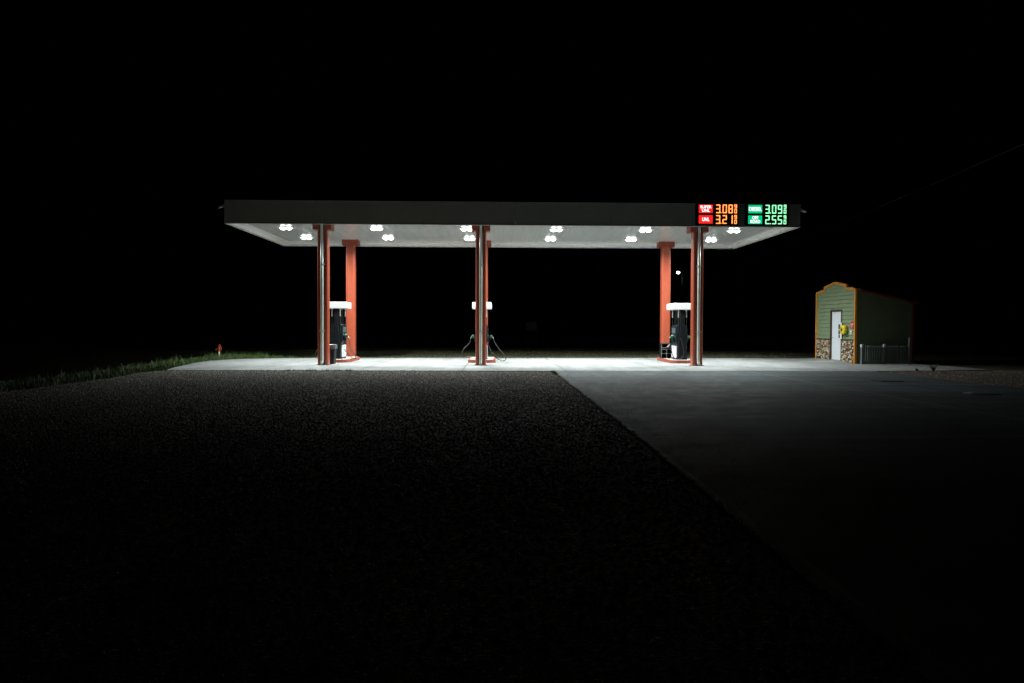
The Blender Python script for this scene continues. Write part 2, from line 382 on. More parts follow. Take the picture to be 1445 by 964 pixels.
def clumped(n, x0, x1, y0, y1, ok, spread=.12, per=14):
    c = np.c_[rng.uniform(x0, x1, n // per + 1), rng.uniform(y0, y1, n // per + 1)]
    P = np.repeat(c, per, 0)[:n] + rng.normal(0, spread, (n, 2)); return P[ok(P)]
okL = lambda P: P[:, 0] < xedge(P[:, 1]) - .02
near = lambda P: (P[:, 0] < xedge(P[:, 1]) - .02) & (P[:, 0] > xedge(P[:, 1]) - 1.6 - rng.random(len(P)) * .8)
grass('grass_verge', [(clumped(52000, -26, -11.3, 12, 42, okL, .22), .02, .09, .012), (clumped(42000, -15.5, -10.4, 15, 34.4, near, .09, 22), .03, .17, .012),
                      (clumped(1500, -14.2, -11.4, 19, 33, near, .05, 9), .12, .34, .014), (clumped(2600, -13.9, -11.2, 32.4, 34.6, lambda P: P[:, 1] > np.interp(P[:, 0], [-12.8, -12.4, -11.9, -10.6], [31, 32.3, 33, 33.7]), .1), .06, .30, .014), (clumped(1100, -11.4, -8.4, 33.7, 34.8, lambda P: P[:, 1] > np.interp(P[:, 0], [-11.9, -10.6, -8.7], [33, 33.7, 34.1]), .1), .02, .14, .014)],
      'green grass verge at the left of the gravel lot and concrete pad')
def far_ok(P): return P[:, 1] > np.interp(P[:, 0], [-13, -8.7, 0, 8, 15, 18.2], [33, 34.05, 34.45, 34.85, 34.85, 33.9]) + .03
grass('field_grass', [(clumped(26000, -13, 19.5, 33.6, 45.5, far_ok, .3, 22), .01, .05, .016), (clumped(2600, 8, 15.4, 34.7, 36.2, far_ok, .12), .06, .2, .014)],
      'sparse dry field grass behind the lit concrete pad', 'dry_grass')
ey = lambda n, xs, s: np.c_[np.repeat(xs, n) + rng.normal(0, s, n * len(xs)), 24.13 - np.abs(rng.normal(0, .05, n * len(xs)))]
grass('edge_grass', [(ey(70, np.array([-7.3, -7.0, -6.6, -6.35, -5.9, -5.6, -5.2]), .09), .03, .10, .012), (ey(26, rng.uniform(-11, 2., 26), .05), .02, .06, .01),
                     (np.c_[2.0 + rng.normal(0, .04, 500), 24.0 - rng.random(500) * 1.6], .02, .07, .012)],
      'small tufts of grass growing in the joint before the concrete pad')
def weed(loc, hgt, n, label):
    mb = MB()
    for k in range(n):
        a = random.uniform(0, 6.28); ln = hgt * random.uniform(.5, 1.); out = ln * random.uniform(.3, 1.1)
        pts = [Vector((0, 0, -.03)), Vector((math.cos(a) * out * .35, math.sin(a) * out * .35, ln * .6)), Vector((math.cos(a) * out, math.sin(a) * out, ln * random.uniform(.6, 1)))]
        w = Vector((-math.sin(a), math.cos(a), 0)) * random.uniform(.012, .028)
        vs = [mb.bm.verts.new(p) for p in (pts[0] - w * .3, pts[0] + w * .3, pts[1] + w, pts[1] - w, pts[2])]
        mb.bm.faces.new(vs[:4]); mb.bm.faces.new((vs[3], vs[2], vs[4]))
    o = mb.build('weed', 'leaf', loc=loc); return tag(o, label, 'weed')
weed((15.95, 24.5, -.01), .34, 46, 'tall spiky weed growing in the reddish gravel before the shed')
weed((15.35, 24.52, -.01), .16, 30, 'low dark weed just left of the tall spiky weed')

# ------------------------------------------------------------------ canopy
X0, X1, Y0, Y1 = -10.495, 11.966, 26.688, 34.065
ZB, ZT, ZS = 5.527, 6.44, 5.70
can = thing('fuel_canopy', ((X0 + X1) / 2, (Y0 + Y1) / 2, ZB), 'long flat grey fuel station canopy with lit white underside', 'canopy')
ox, oy, oz = can.location
def cp(mb, name, mat, **k): return mb.build(name, mat, can, (-ox, -oy, -oz), **k)
T = .06
def fascia_run(ax, a0, a1, w0, w1):
    """fascia panels 3.7 m long with hairline gaps; ax 0 runs along x, 1 along y"""
    mb = MB(); n = max(1, round((a1 - a0) / 3.74)); s = (a1 - a0) / n
    for k in range(n):
        p, q = a0 + k * s + (.004 if k else 0), a0 + (k + 1) * s - (.004 if k < n - 1 else 0)
        if ax == 0: mb.box(p, q, w0, w1, ZB + .03, ZT - .04, .004, 1)
        else: mb.box(w0, w1, p, q, ZB + .03, ZT - .04, .004, 1)
    return mb
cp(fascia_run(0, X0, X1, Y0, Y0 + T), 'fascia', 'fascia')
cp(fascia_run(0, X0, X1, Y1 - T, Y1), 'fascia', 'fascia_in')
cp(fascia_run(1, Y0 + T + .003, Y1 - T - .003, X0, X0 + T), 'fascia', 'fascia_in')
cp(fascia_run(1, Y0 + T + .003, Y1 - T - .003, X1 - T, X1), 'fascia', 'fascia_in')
mb = MB()   # bottom and top edge trims round the canopy
for (z0, z1, e) in ((ZB, ZB + .03, .012), (ZT - .04, ZT, .014)):
    mb.box(X0 - e, X1 + e, Y0 - e, Y0 + T + e, z0, z1, .004, 1); mb.box(X0 - e, X1 + e, Y1 - T - e, Y1 + e, z0, z1, .004, 1)
    mb.box(X0 - e, X0 + T + e, Y0 + T + e + .002, Y1 - T - e - .002, z0, z1, .004, 1); mb.box(X1 - T - e, X1 + e, Y0 + T + e + .002, Y1 - T - e - .002, z0, z1, .004, 1)
cp(mb, 'edge_trim', 'fascia_edge')
cp(MB().box(X0 + T + .002, X1 - T - .002, Y0 + T + .002, Y1 - T - .002, ZS, ZS + .04), 'soffit', 'soffit')
mb = MB()  # pale strips added to imitate the inner fascia's reflection in the soffit
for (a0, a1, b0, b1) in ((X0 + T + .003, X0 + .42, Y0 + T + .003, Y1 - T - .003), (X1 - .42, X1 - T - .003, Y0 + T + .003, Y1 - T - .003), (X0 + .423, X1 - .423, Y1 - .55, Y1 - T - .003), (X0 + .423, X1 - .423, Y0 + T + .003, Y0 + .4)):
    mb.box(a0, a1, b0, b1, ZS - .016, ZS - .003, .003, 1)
cp(mb, 'reflection_band', 'fascia_in')
cp(MB().box(X0 + T + .002, X1 - T - .002, Y0 + T + .002, Y1 - T - .002, ZT - .22, ZT - .16), 'roof_deck', 'roofdeck')

# columns: rounded box section with a channel on its outer face
def csection(w, d, r, cw, cd, outer=-1):
    pts = []
    def arc(cx, cy, a0, a1):
        for k in range(6):
            a = R(a0 + (a1 - a0) * k / 5); pts.append((cx + r * math.cos(a), cy + r * math.sin(a)))
    h, e = w / 2, d / 2
    arc(h - r, -e + r, -90, 0); arc(h - r, e - r, 0, 90); arc(-h + r, e - r, 90, 180); arc(-h + r, -e + r, 180, 270)
    if cw: pts += [(-cw / 2, -e), (-cw / 2, -e + cd), (cw / 2, -e + cd), (cw / 2, -e)]
    if outer > 0: pts = [(-x, -y) for x, y in pts]
    return pts
def column(x, y, outer, label):
    o = thing('canopy_column', (x, y, .012), label, 'column', 'painted steel columns under the canopy')
    h = ZS - o.location.z
    s = MB().prism(csection(.43, .42, .10, .15, .17, outer), 0, h - .24).build('shaft', 'column', o)
    for p in s.data.polygons: p.use_smooth = abs(p.normal.z) < .5
    s.data.set_sharp_from_angle(angle=R(35))
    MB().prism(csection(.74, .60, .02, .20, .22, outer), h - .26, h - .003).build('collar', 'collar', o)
    mb = MB(); yo = outer * .27
    mb.tube([(0, yo, h - .03), (0, yo, 2.5), (0, yo, .20), (0, yo + outer * .03, .12), (0, yo + outer * .12, .05)], .056, 16, smooth=False)
    d = mb.build('downspout', 'spout', o)
    for p in d.data.polygons: p.use_smooth = len(p.vertices) == 4
    for z in (1.36, 4.02):
        MB().box(-.095, .095, yo - .062, yo + .062, z, z + .035, .004, 1).build('strap', 'steel', d)
    MB().box(-.25, .25, -.24, .24, 0, .02).build('base_plate', 'column', o)
    return o
CX = [-6.964, -.616, 8.208]; CY = [27.7645, 32.98]
nm = ['left', 'middle', 'right']
column(CX[0], CY[0], -1, 'front left orange column with pale downspout, beside the trash bin')
column(CX[1], CY[0], -1, 'front middle orange column with downspout, hiding the middle pump')
column(CX[2], CY[0], -1, 'front right orange column with downspout under the red price board')
column(CX[0], CY[1], 1, 'bright orange rear column behind the left fuel pump')
column(CX[1], CY[1], 1, 'rear orange column almost hidden behind the middle front column')
column(CX[2], CY[1], 1, 'bright orange rear column behind the black service station on the right island')

# under-canopy lights
def canopy_light():
    o = thing('canopy_light', (0, 0, ZS), 'x', 'ceiling light', 'led lights set in the canopy underside')
    MB().box(-.31, .31, -.25, .25, -.022, -.002, .006).build('housing', 'white', o)
    for s in (-1, 1):
        t = bmesh.new(); bmesh.ops.create_uvsphere(t, u_segments=16, v_segments=8, radius=1)
        for v in t.verts: v.co = Vector((s * .122 + v.co.x * .125, v.co.y * .17, -.022 + min(v.co.z, 0) * .085))
        mb = MB(); mb.join(t); mb.build('lens', 'lens', o)
    ld = bpy.data.lights.new('lamp', 'AREA'); ld.shape = 'RECTANGLE'; ld.size = .5; ld.size_y = .3; ld.energy = LAMP_W; ld.color = (.90, 1., .985); ld.spread = R(153)
    l = bpy.data.objects.new('lamp', ld); COL.objects.link(l); l.parent = o; l.location = (0, 0, -.115)
    return o
LAMP_W = 272
first = None
ords = ['leftmost', 'second from left', 'third from left', 'fourth from left', 'fifth from left', 'rightmost']
hints = {(0, 0): 'left of the front left column', (0, 1): 'in the gap right of the rear left column', (0, 2): 'touching the middle column head', (0, 3): 'in the open bay right of the middle column', (0, 4): 'left of the rear right column head', (0, 5): 'below the red price board',
         (1, 0): 'left of the front left column', (1, 1): 'right of the rear left column head', (1, 2): 'behind the middle column', (1, 3): 'in the open bay right of the middle column', (1, 4): 'left of the rear right column', (1, 5): 'just right of the front right column'}
for row, y in enumerate((28.84, 31.92)):
    for k in range(6):
        o = canopy_light() if first is None else copy_tree(first)
        if first is None: first = o
        o.location = (-8.795 + 3.776 * k, y, ZS)
        o['label'] = f"{'front' if row == 0 else 'rear'} row canopy light, {ords[k]}, {hints[(row, k)]}"

# security cameras on the fascia ends
def security_camera(loc, sx, label):
    o = thing('security_camera', loc, label, 'camera', 'security cameras on the canopy ends')
    MB().box(-.02, .02, -.06, .06, -.06, .06, .008).build('mount_plate', 'white', o)
    MB().tube([(0, 0, 0), (sx * .09, 0, .02), (sx * .12, -.03, -.03)], .018).build('arm', 'white', o, smooth=True)
    b_ = MB().tube([(sx * .10, .02, -.05), (sx * .13, -.12, -.09), (sx * .16, -.26, -.13)], [.045, .05, .05], 12).build('body', 'white', o, smooth=True)
    MB().tube([(sx * .159, -.262, -.1305), (sx * .162, -.275, -.134)], .036, 12).build('glass', 'black', o)
security_camera((X0 - .022, Y0 + .12, 6.25), -1, 'small white camera on the left end of the canopy fascia')
security_camera((X1 + .022, Y0 + .12, 6.25), 1, 'small white camera on the right end of the canopy fascia')

# ------------------------------------------------------------------ price boards
SEG = {'0': 'abcdef', '1': 'bc', '2': 'abged', '3': 'abgcd', '5': 'afgcd', '8': 'abcdefg', '9': 'abcdfg'}
def digit(mb, ch, x, z, w, h, t, y0, y1):
    """seven segment digit, lower left corner at x, z"""
    g = t * .12; m_ = z + h / 2
    S = {'a': (x + g, x + w - g, z + h - t, z + h), 'g': (x + g, x + w - g, m_ - t / 2, m_ + t / 2), 'd': (x + g, x + w - g, z, z + t),
         'f': (x, x + t, m_ + g, z + h - g), 'b': (x + w - t, x + w, m_ + g, z + h - g), 'e': (x, x + t, z + g, m_ - g), 'c': (x + w - t, x + w, z + g, m_ - g)}
    for s in SEG[ch]:
        a, b_, c, d = S[s]; k = t * .3
        e = {'a': 0, 'g': .0005, 'd': 0}.get(s, .001)
        mb.prism([(a + k, c), (b_ - k, c), (b_, c + k), (b_, d - k), (b_ - k, d), (a + k, d), (a, d - k), (a, c + k)], y0 - e, y1, 'xz')
def text_mesh(lines, w, h, y):
    """lettering as a mesh standing in the xz plane, fitted to w by h"""
    c = bpy.data.curves.new('letters', 'FONT'); c.body = '\n'.join(lines); c.align_x = 'CENTER'; c.size = 1; c.space_line = .86; c.offset = .016; c.extrude = 0; c.space_character = 1.03
    t = bpy.data.objects.new('letters', c); COL.objects.link(t); dg = bpy.context.evaluated_depsgraph_get()
    me = bpy.data.meshes.new_from_object(t.evaluated_get(dg)); bpy.data.objects.remove(t); bpy.data.curves.remove(c)
    co = np.array([v.co[:] for v in me.vertices]); lo, hi = co.min(0), co.max(0)
    for v in me.vertices:
        v.co = Vector((((v.co.x - lo[0]) / (hi[0] - lo[0]) - .5) * w, y, ((v.co.y - lo[1]) / (hi[1] - lo[1]) - .5) * h))
    bm = bmesh.new(); bm.from_mesh(me); bpy.data.meshes.remove(me)
    g = bmesh.ops.extrude_face_region(bm, geom=bm.faces[:]); 
    for v in g['geom']:
        if isinstance(v, bmesh.types.BMVert): v.co.y += .012
    mb = MB(); mb.bm.free(); mb.bm = bm; return mb
def price_board(x0, x1, z0, z1, pc, lc, rows, label, lab):
    yb = Y0 - .02
    o = thing('price_sign', ((x0 + x1) / 2, yb, z0), label, 'price sign', 'lit price boards on the canopy')
    W = x1 - x0; H = z1 - z0
    MB().box(-W / 2, W / 2, -.07, 0, 0, H, .008).build('sign_case', 'board', o)
    for (lines, tw, th, price, pz) in rows:
        lw = .545; lx = -W / 2 + .12
        p = MB().box(lx, lx + lw, -.085, -.0705, pz, pz + .325, .004, 1).build('name_panel', pc, o)
        text_mesh(lines, tw, th, -.099).build('lettering', 'em_white', p, (lx + lw / 2, 0, pz + .163))
        dx = lx + lw + .13; y0, y1 = -.084, -.0705
        for i, ch in enumerate(price.replace('.', '')):
            xx = dx + i * .232 + (.03 if i else 0)
            mb = MB(); digit(mb, ch, xx, pz - .005, .165, .335, .036, y0, y1); mb.build('price_digit', lc, o)
        MB().box(dx + .178, dx + .212, y0, y1, pz - .004, pz + .030).build('decimal_point', lc, o)
        for z_, ch in ((pz + .185, '9'), (pz - .005, '0')):
            mb = MB(); digit(mb, ch, dx + .725, z_, .10, .155, .026, y0, y1); mb.build('fraction_digit', lc, o)
    return o
price_board(7.79, 9.48, 5.56, 6.435, 'em_red_panel', 'em_led_red', [(['SUPER', 'UNL'], .44, .255, '3.08', .49), (['UNL'], .28, .14, '3.21', .075)],
            'black price board with red lit prices 3.08 and 3.21 on the canopy', 0)
price_board(9.74, 11.43, 5.56, 6.435, 'em_green_panel', 'em_led_green', [(['DIESEL'], .50, .15, '3.09', .49), (['OFF', 'ROAD'], .38, .27, '2.55', .075)],
            'black price board with green lit prices 3.09 and 2.55 on the canopy', 0)

# ------------------------------------------------------------------ pump islands
def island(x, label):
    o = thing('pump_island', (x, 30.9, .012), label, 'pump island', 'red brown kerbed pump islands')
    def outline(w, l, r, n=7):
        pts = []
        for cx, cy, a0 in ((w - r, -l + r, -90), (w - r, l - r, 0), (-w + r, l - r, 90), (-w + r, -l + r, 180)):
            for k in range(n): a = R(a0 + 90 * k / (n - 1)); pts.append((cx + r * math.cos(a), cy + r * math.sin(a)))
        return pts
    s = MB().prism(outline(.60, 1.5, .42), -.01, .135, bev=.012).build('kerb', 'island', o)
    MB().prism(outline(.51, 1.41, .35), .1355, .1395).build('island_top', 'island_top', o)
ISL = .152
island(CX[0], 'red brown kerbed island under the left fuel pump'); island(CX[1], 'red brown kerbed island behind the middle front column'); island(CX[2], 'red brown kerbed island under the right fuel pump')

def dispenser(x, label, hoses):
    o = thing('fuel_pump', (x, 30.4, ISL), label, 'fuel pump', 'fuel pumps on the islands')
    MB().box(-.23, .23, -.44, .44, 0, .06, .006).build('plinth', 'black', o)
    MB().box(-.205, .205, -.455, .455, .06, .64, .012).build('lower_cabinet', 'black_panel', o)
    for s in (-1, 1):
        d = MB().box(*sorted((s * .207, s * .238)), -.40, .40, .075, .60, .008).build('door_panel', 'white', o)
        MB().box(*sorted((s * .2385, s * .246)), -.05, .05, .48, .53, .002, 1).build('lock', 'chrome', d)
    # pump head with a display, keypad and card slot on both faces
    h = MB().prism([(-.19, .64), (.19, .64), (.25, .78), (.25, 1.44), (.20, 1.52), (-.20, 1.52), (-.25, 1.44), (-.25, .78)], -.43, .43, 'xz', .01).build('pump_head', 'black_panel', o)
    for s in (-1, 1):
        xx = sorted((s * .251, s * .262))
        f = MB().box(*xx, -.30, .30, 1.16, 1.40, .004, 1).build('display', 'display', o)
        mb = MB()
        for i in range(3):
            for j in range(4): mb.box(*xx, -.29 + i * .055, -.25 + i * .055, .90 + j * .052, .94 + j * .052, .003, 1)
        mb.build('keypad', 'chrome', o)
        MB().box(*xx, .02, .13, .96, 1.10, .003, 1).build('card_reader', 'steel', o)
        # grade buttons
        mb = MB()
        for k in range(3): mb.box(*xx, .17 + k * .07, .22 + k * .07, .98, 1.08, .004, 1)
        mb.build('grade_buttons', 'white', o)
    # hose tower at both ends, carrying the valance
    for e in (-1, 1):
        t = MB().prism([(-.20, .06), (.20, .06), (.19, .62), (.15, 1.05), (.095, 1.45), (.09, 2.22), (-.09, 2.22), (-.095, 1.45), (-.15, 1.05), (-.19, .62)], *sorted((e * .457, e * .56)), 'xz', .012).build('tower', 'black', o)
        for s in (-1, 1):
            MB().tube([(s * .175, e * .50, 2.22), (s * .175, e * .50, 2.12), (s * .175, e * .50, 1.86)], [.03, .026, .026], 10).build('hose_retractor', 'white', t, smooth=True)
            MB().tube([(s * .175, e * .50, 1.86), (s * .178, e * .50, 1.5), (s * .20, e * .50, 1.1)], .014, 8).build('cable', 'rubber', t, smooth=True)
    MB().box(-.09, .09, -.455, .455, 1.50, 2.22, .01).build('spine', 'black', o)
    v = MB()
    q = [(-.37, 2.20), (.37, 2.20), (.425, 2.215), (.425, 2.47), (.40, 2.49), (-.40, 2.49), (-.425, 2.47), (-.425, 2.215)]
    v.prism(q, -.62, .62, 'xz', .012).build('valance', 'white', o)
    for (s, yn, loop) in hoses:
        # nozzle in its boot
        bt = MB().box(*sorted((s * .255, s * .34)), yn - .06, yn + .06, .78, 1.00, .012).build('nozzle_boot', 'black', o)
        n = MB(); n.tube([(s * .30, yn, .86), (s * .33, yn, .97), (s * .39, yn, 1.02), (s * .47, yn - .02, .97)], [.014, .03, .05, .034], 10)
        n.box(*sorted((s * .33, s * .46)), yn - .045, yn + .04, .93, 1.05, .02)
        n = n.build('nozzle', 'green', o, smooth=False)
        MB().tube([(s * .35, yn, .90), (s * .41, yn, .86), (s * .47, yn - .01, .90)], .009, 8).build('guard', 'black', n, smooth=True)
        MB().tube([(s * .465, yn - .02, .965), (s * .50, yn - .02, .91), (s * .51, yn - .02, .84)], .02, 10).build('swivel', 'chrome', n, smooth=True)
        MB().tube([(s * .51, yn - .02, .85)] + [(s * a, yn + c, b_) for a, b_, c in loop], .017, 10).build('hose', 'rubber', o, smooth=True)
    return o
dispenser(CX[0], 'white topped black fuel pump on the left island', [
    (1, -.25, [(.53, .65, 0), (.60, .42, -.02), (.72, .22, 0), (.80, .02, .02), (.62, .03, .1), (.42, .22, .14), (.26, .42, .14)]),
    (-1, -.2, [(.60, .62, -.02), (.88, .40, 0), (.98, .20, .02), (.90, .08, .05), (.6, .05, .1), (.30, .25, .1)])])
dispenser(CX[1], 'fuel pump half hidden behind the middle front column with hoses out both sides', [
    (-1, -.2, [(.56, .70, -.02), (.80, .45, 0), (.90, .22, .02), (.84, .10, .04), (.62, .07, .08), (.38, .14, .12), (.24, .30, .12)]),
    (1, -.2, [(.60, .66, -.02), (.82, .36, 0), (1.02, .12, .02), (1.04, -.04, .04), (.86, -.08, .06), (.58, .10, .08), (.36, .42, .1), (.26, .74, .1)])])
dispenser(CX[2], 'white topped black fuel pump on the right island beside the service station', [
    (-1, -.2, [(.44, .6, -.1), (.42, .3, -.16), (.34, .08, -.24), (.20, .02, -.34), (.06, .06, -.40), (-.04, .3, -.42), (.02, .7, -.40), (.10, .95, -.38)]),
    (1, -.1, [(.46, .6, -.06), (.44, .3, -.1), (.38, .08, -.1), (.34, .06, .1), (.30, .3, .16), (.25, .5, .18)])])

# bins and service station
o = thing('trash_bin', (-6.86, 28.5, .012), 'dark trash bin with clear liner between the left front column and the pump', 'trash bin')
MB().prism([(-.16, 0), (.16, 0), (.21, .76), (-.21, .76)], -.19, .19, 'xz', .012).build('bin_body', 'bin', o)
MB().box(-.225, .225, -.205, .205, .745, .775, .01).build('rim', 'bin', o)
mb = MB()
for k in range(26):
    a0, a1 = 2 * math.pi * k / 26, 2 * math.pi * (k + 1) / 26
    def bp_(a, rr, z): return (max(-.235, min(.235, rr * 1.35 * math.cos(a))), max(-.215, min(.215, rr * 1.3 * math.sin(a))), z)
    r0, r1 = .22 + .012 * math.sin(k * 2.4), .22 + .012 * math.sin((k + 1) * 2.4); zl = .63 + .03 * math.sin(k * 1.7); zl1 = .63 + .03 * math.sin((k + 1) * 1.7)
    vs = [mb.bm.verts.new(p) for p in (bp_(a0, r0, zl), bp_(a1, r1, zl1), bp_(a1, r1 * .98, .79), bp_(a0, r0 * .98, .79), bp_(a1, .14, .82 + .02 * math.sin(k * 3)), bp_(a0, .14, .82 + .02 * math.sin(k * 3 - 3)))]
    mb.bm.faces.new(vs[:4]); mb.bm.faces.new((vs[3], vs[2], vs[4], vs[5]))
mb.build('liner', 'bag', o)
o = thing('service_station', (7.85, 31.45, ISL), 'black windshield service cabinet with open cubbies beside the right pump', 'cabinet')
mb = MB()
mb.box(-.21, .21, .17, .19, 0, .68); mb.box(-.23, -.21, -.2, .19, 0, .68); mb.box(.21, .23, -.2, .19, 0, .68); mb.box(-.23, .23, -.2, .19, -.0, .02)
mb.build('cabinet_body', 'black', o)
for z in (.22, .42, .50): MB().box(-.209, .209, -.2, .169, z, z + .016).build('shelf', 'black', o)
MB().box(-.01, .01, -.2, .169, .021, .419).build('divider', 'black', o)
mb = MB()
for z in (.212, .412, .492, .672): mb.box(-.24, .24, -.215, -.2015, z, z + .014)
for x in (-.238, .224): mb.box(x, x + .014, -.2145, -.202, 0, .671)
mb.box(-.006, .008, -.2145, -.202, .01, .41); mb.build('face_frame', 'steel', o)
MB().box(-.24, .24, -.215, .2, .687, .70, .004, 1).build('top', 'black', o)
MB().prism([(.02, .52), (.10, .52), (.20, .655), (.12, .655)], -.19, -.05, 'xz').build('paper_towels', 'white', o)

# ------------------------------------------------------------------ hydrant at far left
o = thing('yard_hydrant', (-13.5, 33.6, -.06), 'small white pipe hydrant with orange head on the grass edge', 'hydrant')
MB().tube([(0, 0, 0), (0, 0, .46)], .035, 12, smooth=False).build('standpipe', 'white', o, smooth=True)
MB().tube([(0, 0, .40), (0, 0, .55), (0, 0, .62)], [.05, .062, .045], 12).build('head', 'hyd_orange', o, smooth=True)
MB().tube([(-.02, 0, .50), (-.12, 0, .52), (-.16, 0, .46)], [.028, .028, .034], 10).build('spout', 'hyd_orange', o, smooth=True)
MB().tube([(-.03, 0, .60), (.0, 0, .72), (.06, 0, .66), (.12, 0, .45)], [.02, .024, .02, .018], 8).build('handle', 'hyd_orange', o, smooth=True)
def rock(loc, s, label):
    bm = bmesh.new(); bmesh.ops.create_icosphere(bm, subdivisions=2, radius=s)
    for v in bm.verts: v.co *= 1 + random.uniform(-.2, .2); v.co.z *= .7
    mb = MB(); mb.bm.free(); mb.bm = bm; return tag(mb.build('stone', 'island_top', loc=loc), label, 'stone')
rock((-13.62, 33.45, 0.02), .075, 'pale stone just left of the hydrant foot'); rock((-13.32, 33.40, 0.0), .055, 'small pale stone just right of the hydrant foot')

# ------------------------------------------------------------------ shed
SX, SY0, SY1, SXE = 15.63, 29.31, 32.92, 18.30
sh = thing('shed', (SX, (SY0 + SY1) / 2, .012), 'small green lap sided shed with stepped false front and orange trim', 'shed')
sx, sy, sz = sh.location
def sp(mb, name, mat, parent=None, **k):
    for v in mb.bm.verts: v.co.y += max(0., v.co.x - SX - .03) * .085   # skewed in shape so the canopy lamps leave the side wall in shade
    return mb.build(name, mat, sh if parent is None else parent, (-sx, -sy, -sz) if parent is None else None, **k)
YC = 31.12
prof = [(SY0, 3.29), (30.17, 3.40), (30.17, 3.53), (YC, 3.70), (32.07, 3.53), (32.07, 3.40), (SY1, 3.29)]
def ztop(y, inner=0.):
    P = [(SY0, 3.29), (30.17, 3.40), (30.1701, 3.53), (YC, 3.70), (32.0699, 3.53), (32.07, 3.40), (SY1, 3.29)]
    return float(np.interp(y, [p[0] for p in P], [p[1] for p in P])) - inner
# front wall: core with opening for the door, then lap boards, each clipped to the stepped outline
DY0, DY1, DZ0, DZ1 = 30.55, 31.47, .11, 2.33
mb = MB()
mb.prism([(SY0 + .02, .02), (DY0 - .08, .02), (DY0 - .08, DZ1 + .08), (DY1 + .08, DZ1 + .08), (DY1 + .08, .02), (SY1 - .02, .02)] + [(y, z - .03) for y, z in reversed([(SY0 + .02, 3.29)] + prof[1:-1] + [(SY1 - .02, 3.29)])], SX + .02, SX + .14, 'yz')
sp(mb, 'front_wall', 'siding')
mb = MB(); EXP = .178; z = 1.075
while z < 3.7:
    za, zb_ = z, z + EXP
    # y spans at this height, clipped by outline and door
    spans = [(SY0 + .03, SY1 - .03)]
    if zb_ > 3.28: spans = [(30.20, 32.04)] if zb_ > 3.40 else [(29.6, 32.6)]
    if zb_ > 3.58: spans = [(YC - (3.70 - zb_) / .17 * .95 * .9, YC + (3.70 - zb_) / .17 * .95 * .9)] if zb_ < 3.67 else []
    if za < DZ1 + .08:
        spans = [(SY0 + .03, DY0 - .075), (DY1 + .075, SY1 - .03)]
    for a, b_ in spans:
        mb.prism([(SX + .018, zb_ - .012), (SX + .010, zb_ - .012), (SX - .022, za), (SX + .018, za)], a, b_, 'xz')
    z += EXP
sp(mb, 'lap_siding', 'siding')
# top pieces of siding filling the stepped gable
mb = MB(); mb.prism([(29.35, 3.13), (32.88, 3.13), (32.88, 3.26), (32.07, 3.365), (32.05, 3.50), (YC, 3.665), (30.19, 3.50), (30.17, 3.365), (29.35, 3.26)], SX + .0035, SX + .0195, 'yz')
sp(mb, 'gable_board', 'siding')
for a_, b_ in ((SY0 + .04, DY0 - .082), (DY1 + .082, SY1 - .04)): sp(MB().box(SX - .045, SX + .019, a_, b_, .02, 1.02, .01), 'stone_wainscot', 'stone')
for a_, b_ in ((SY0 + .04, DY0 - .082), (DY1 + .082, SY1 - .04)): sp(MB().box(SX - .065, SX + .019, a_, b_, 1.022, 1.07, .006), 'ledge', 'brown')
sp(MB().box(SX - .03, SX + .135, DY0 - .079, DY0 - .004, .02, DZ1 + .075).box(SX - .03, SX + .135, DY1 + .004, DY1 + .079, .02, DZ1 + .075).box(SX - .03, SX + .135, DY0 - .003, DY1 + .003, DZ1 + .004, DZ1 + .074), 'door_frame', 'brown')
d = sp(MB().box(SX + .03, SX + .075, DY0, DY1, DZ0, DZ1, .004, 1), 'door', 'door')
h = MB().tube([(SX + .03, 31.36, 1.14), (SX + .0, 31.36, 1.14), (SX - .03, 31.36, 1.14)], [.022, .02, .032], 12, smooth=False).build('handle', 'chrome', d)
mb = MB()
for z_ in (.35, 1.2, 2.05): mb.box(SX + .015, SX + .029, DY0 + .0, DY0 + .02, z_, z_ + .1)
mb.build('hinge', 'steel', d)
# orange trim following the stepped outline and both corners
def strip(mb, p, q, w=.075, x0=SX - .05, x1=SX + .06):
    p, q = Vector(p), Vector(q); dd = (q - p).normalized(); n = Vector((-dd.y, dd.x)) * w
    mb.prism([tuple(p), tuple(q), tuple(q + n), tuple(p + n)], x0, x1, 'yz')
mb = MB(); tr = prof
for i, (p, q) in enumerate(zip(tr, tr[1:])):
    e = .0015 * (i % 2)
    strip(mb, (p[0], p[1]), (q[0], q[1]), -.085 if p[0] != q[0] else (.08 if q[1] > p[1] else .08), SX - .05 - e, SX + .06 + e)
mb.box(SX - .055, SX + .05, SY0 - .02, SY0 + .055, .012, 3.27, .004, 1); mb.box(SX - .055, SX + .05, SY1 - .055, SY1 + .02, .012, 3.27, .004, 1)
sp(mb, 'orange_trim', 'orange_trim')
# side, back walls with lap boards
mb = MB()
mb.prism([(SX + .142, .02), (SXE, .02), (SXE, 2.66), (SX + .142, 3.20)], SY0 + .005, SY0 + .12, 'xz')
mb.prism([(SX + .142, .02), (SXE, .02), (SXE, 2.66), (SX + .142, 3.20)], SY1 - .12, SY1 - .005, 'xz')
mb.box(SXE - .12, SXE - .001, SY0 + .122, SY1 - .122, .02, 2.66)
z = .12
while z < 3.1:
    xe = SXE - .02 if z + EXP < 2.66 else SX + .14 + (SXE - SX - .14) * (3.20 - z - EXP) / .54
    if xe > SX + .3:
        mb.prism([(SY0 + .004, z + EXP), (SY0 - .002, z + EXP), (SY0 - .016, z), (SY0 + .004, z)], SX + .125, xe, 'yz')
    z += EXP
sp(mb, 'side_wall', 'siding')
mb = MB(); mb.box(SXE - .08, SXE + .02, SY0 - .03, SY0 + .05, .012, 2.655, .004, 1); sp(mb, 'corner_trim', 'roof_red')  # darker red stands in for the orange trim in shade
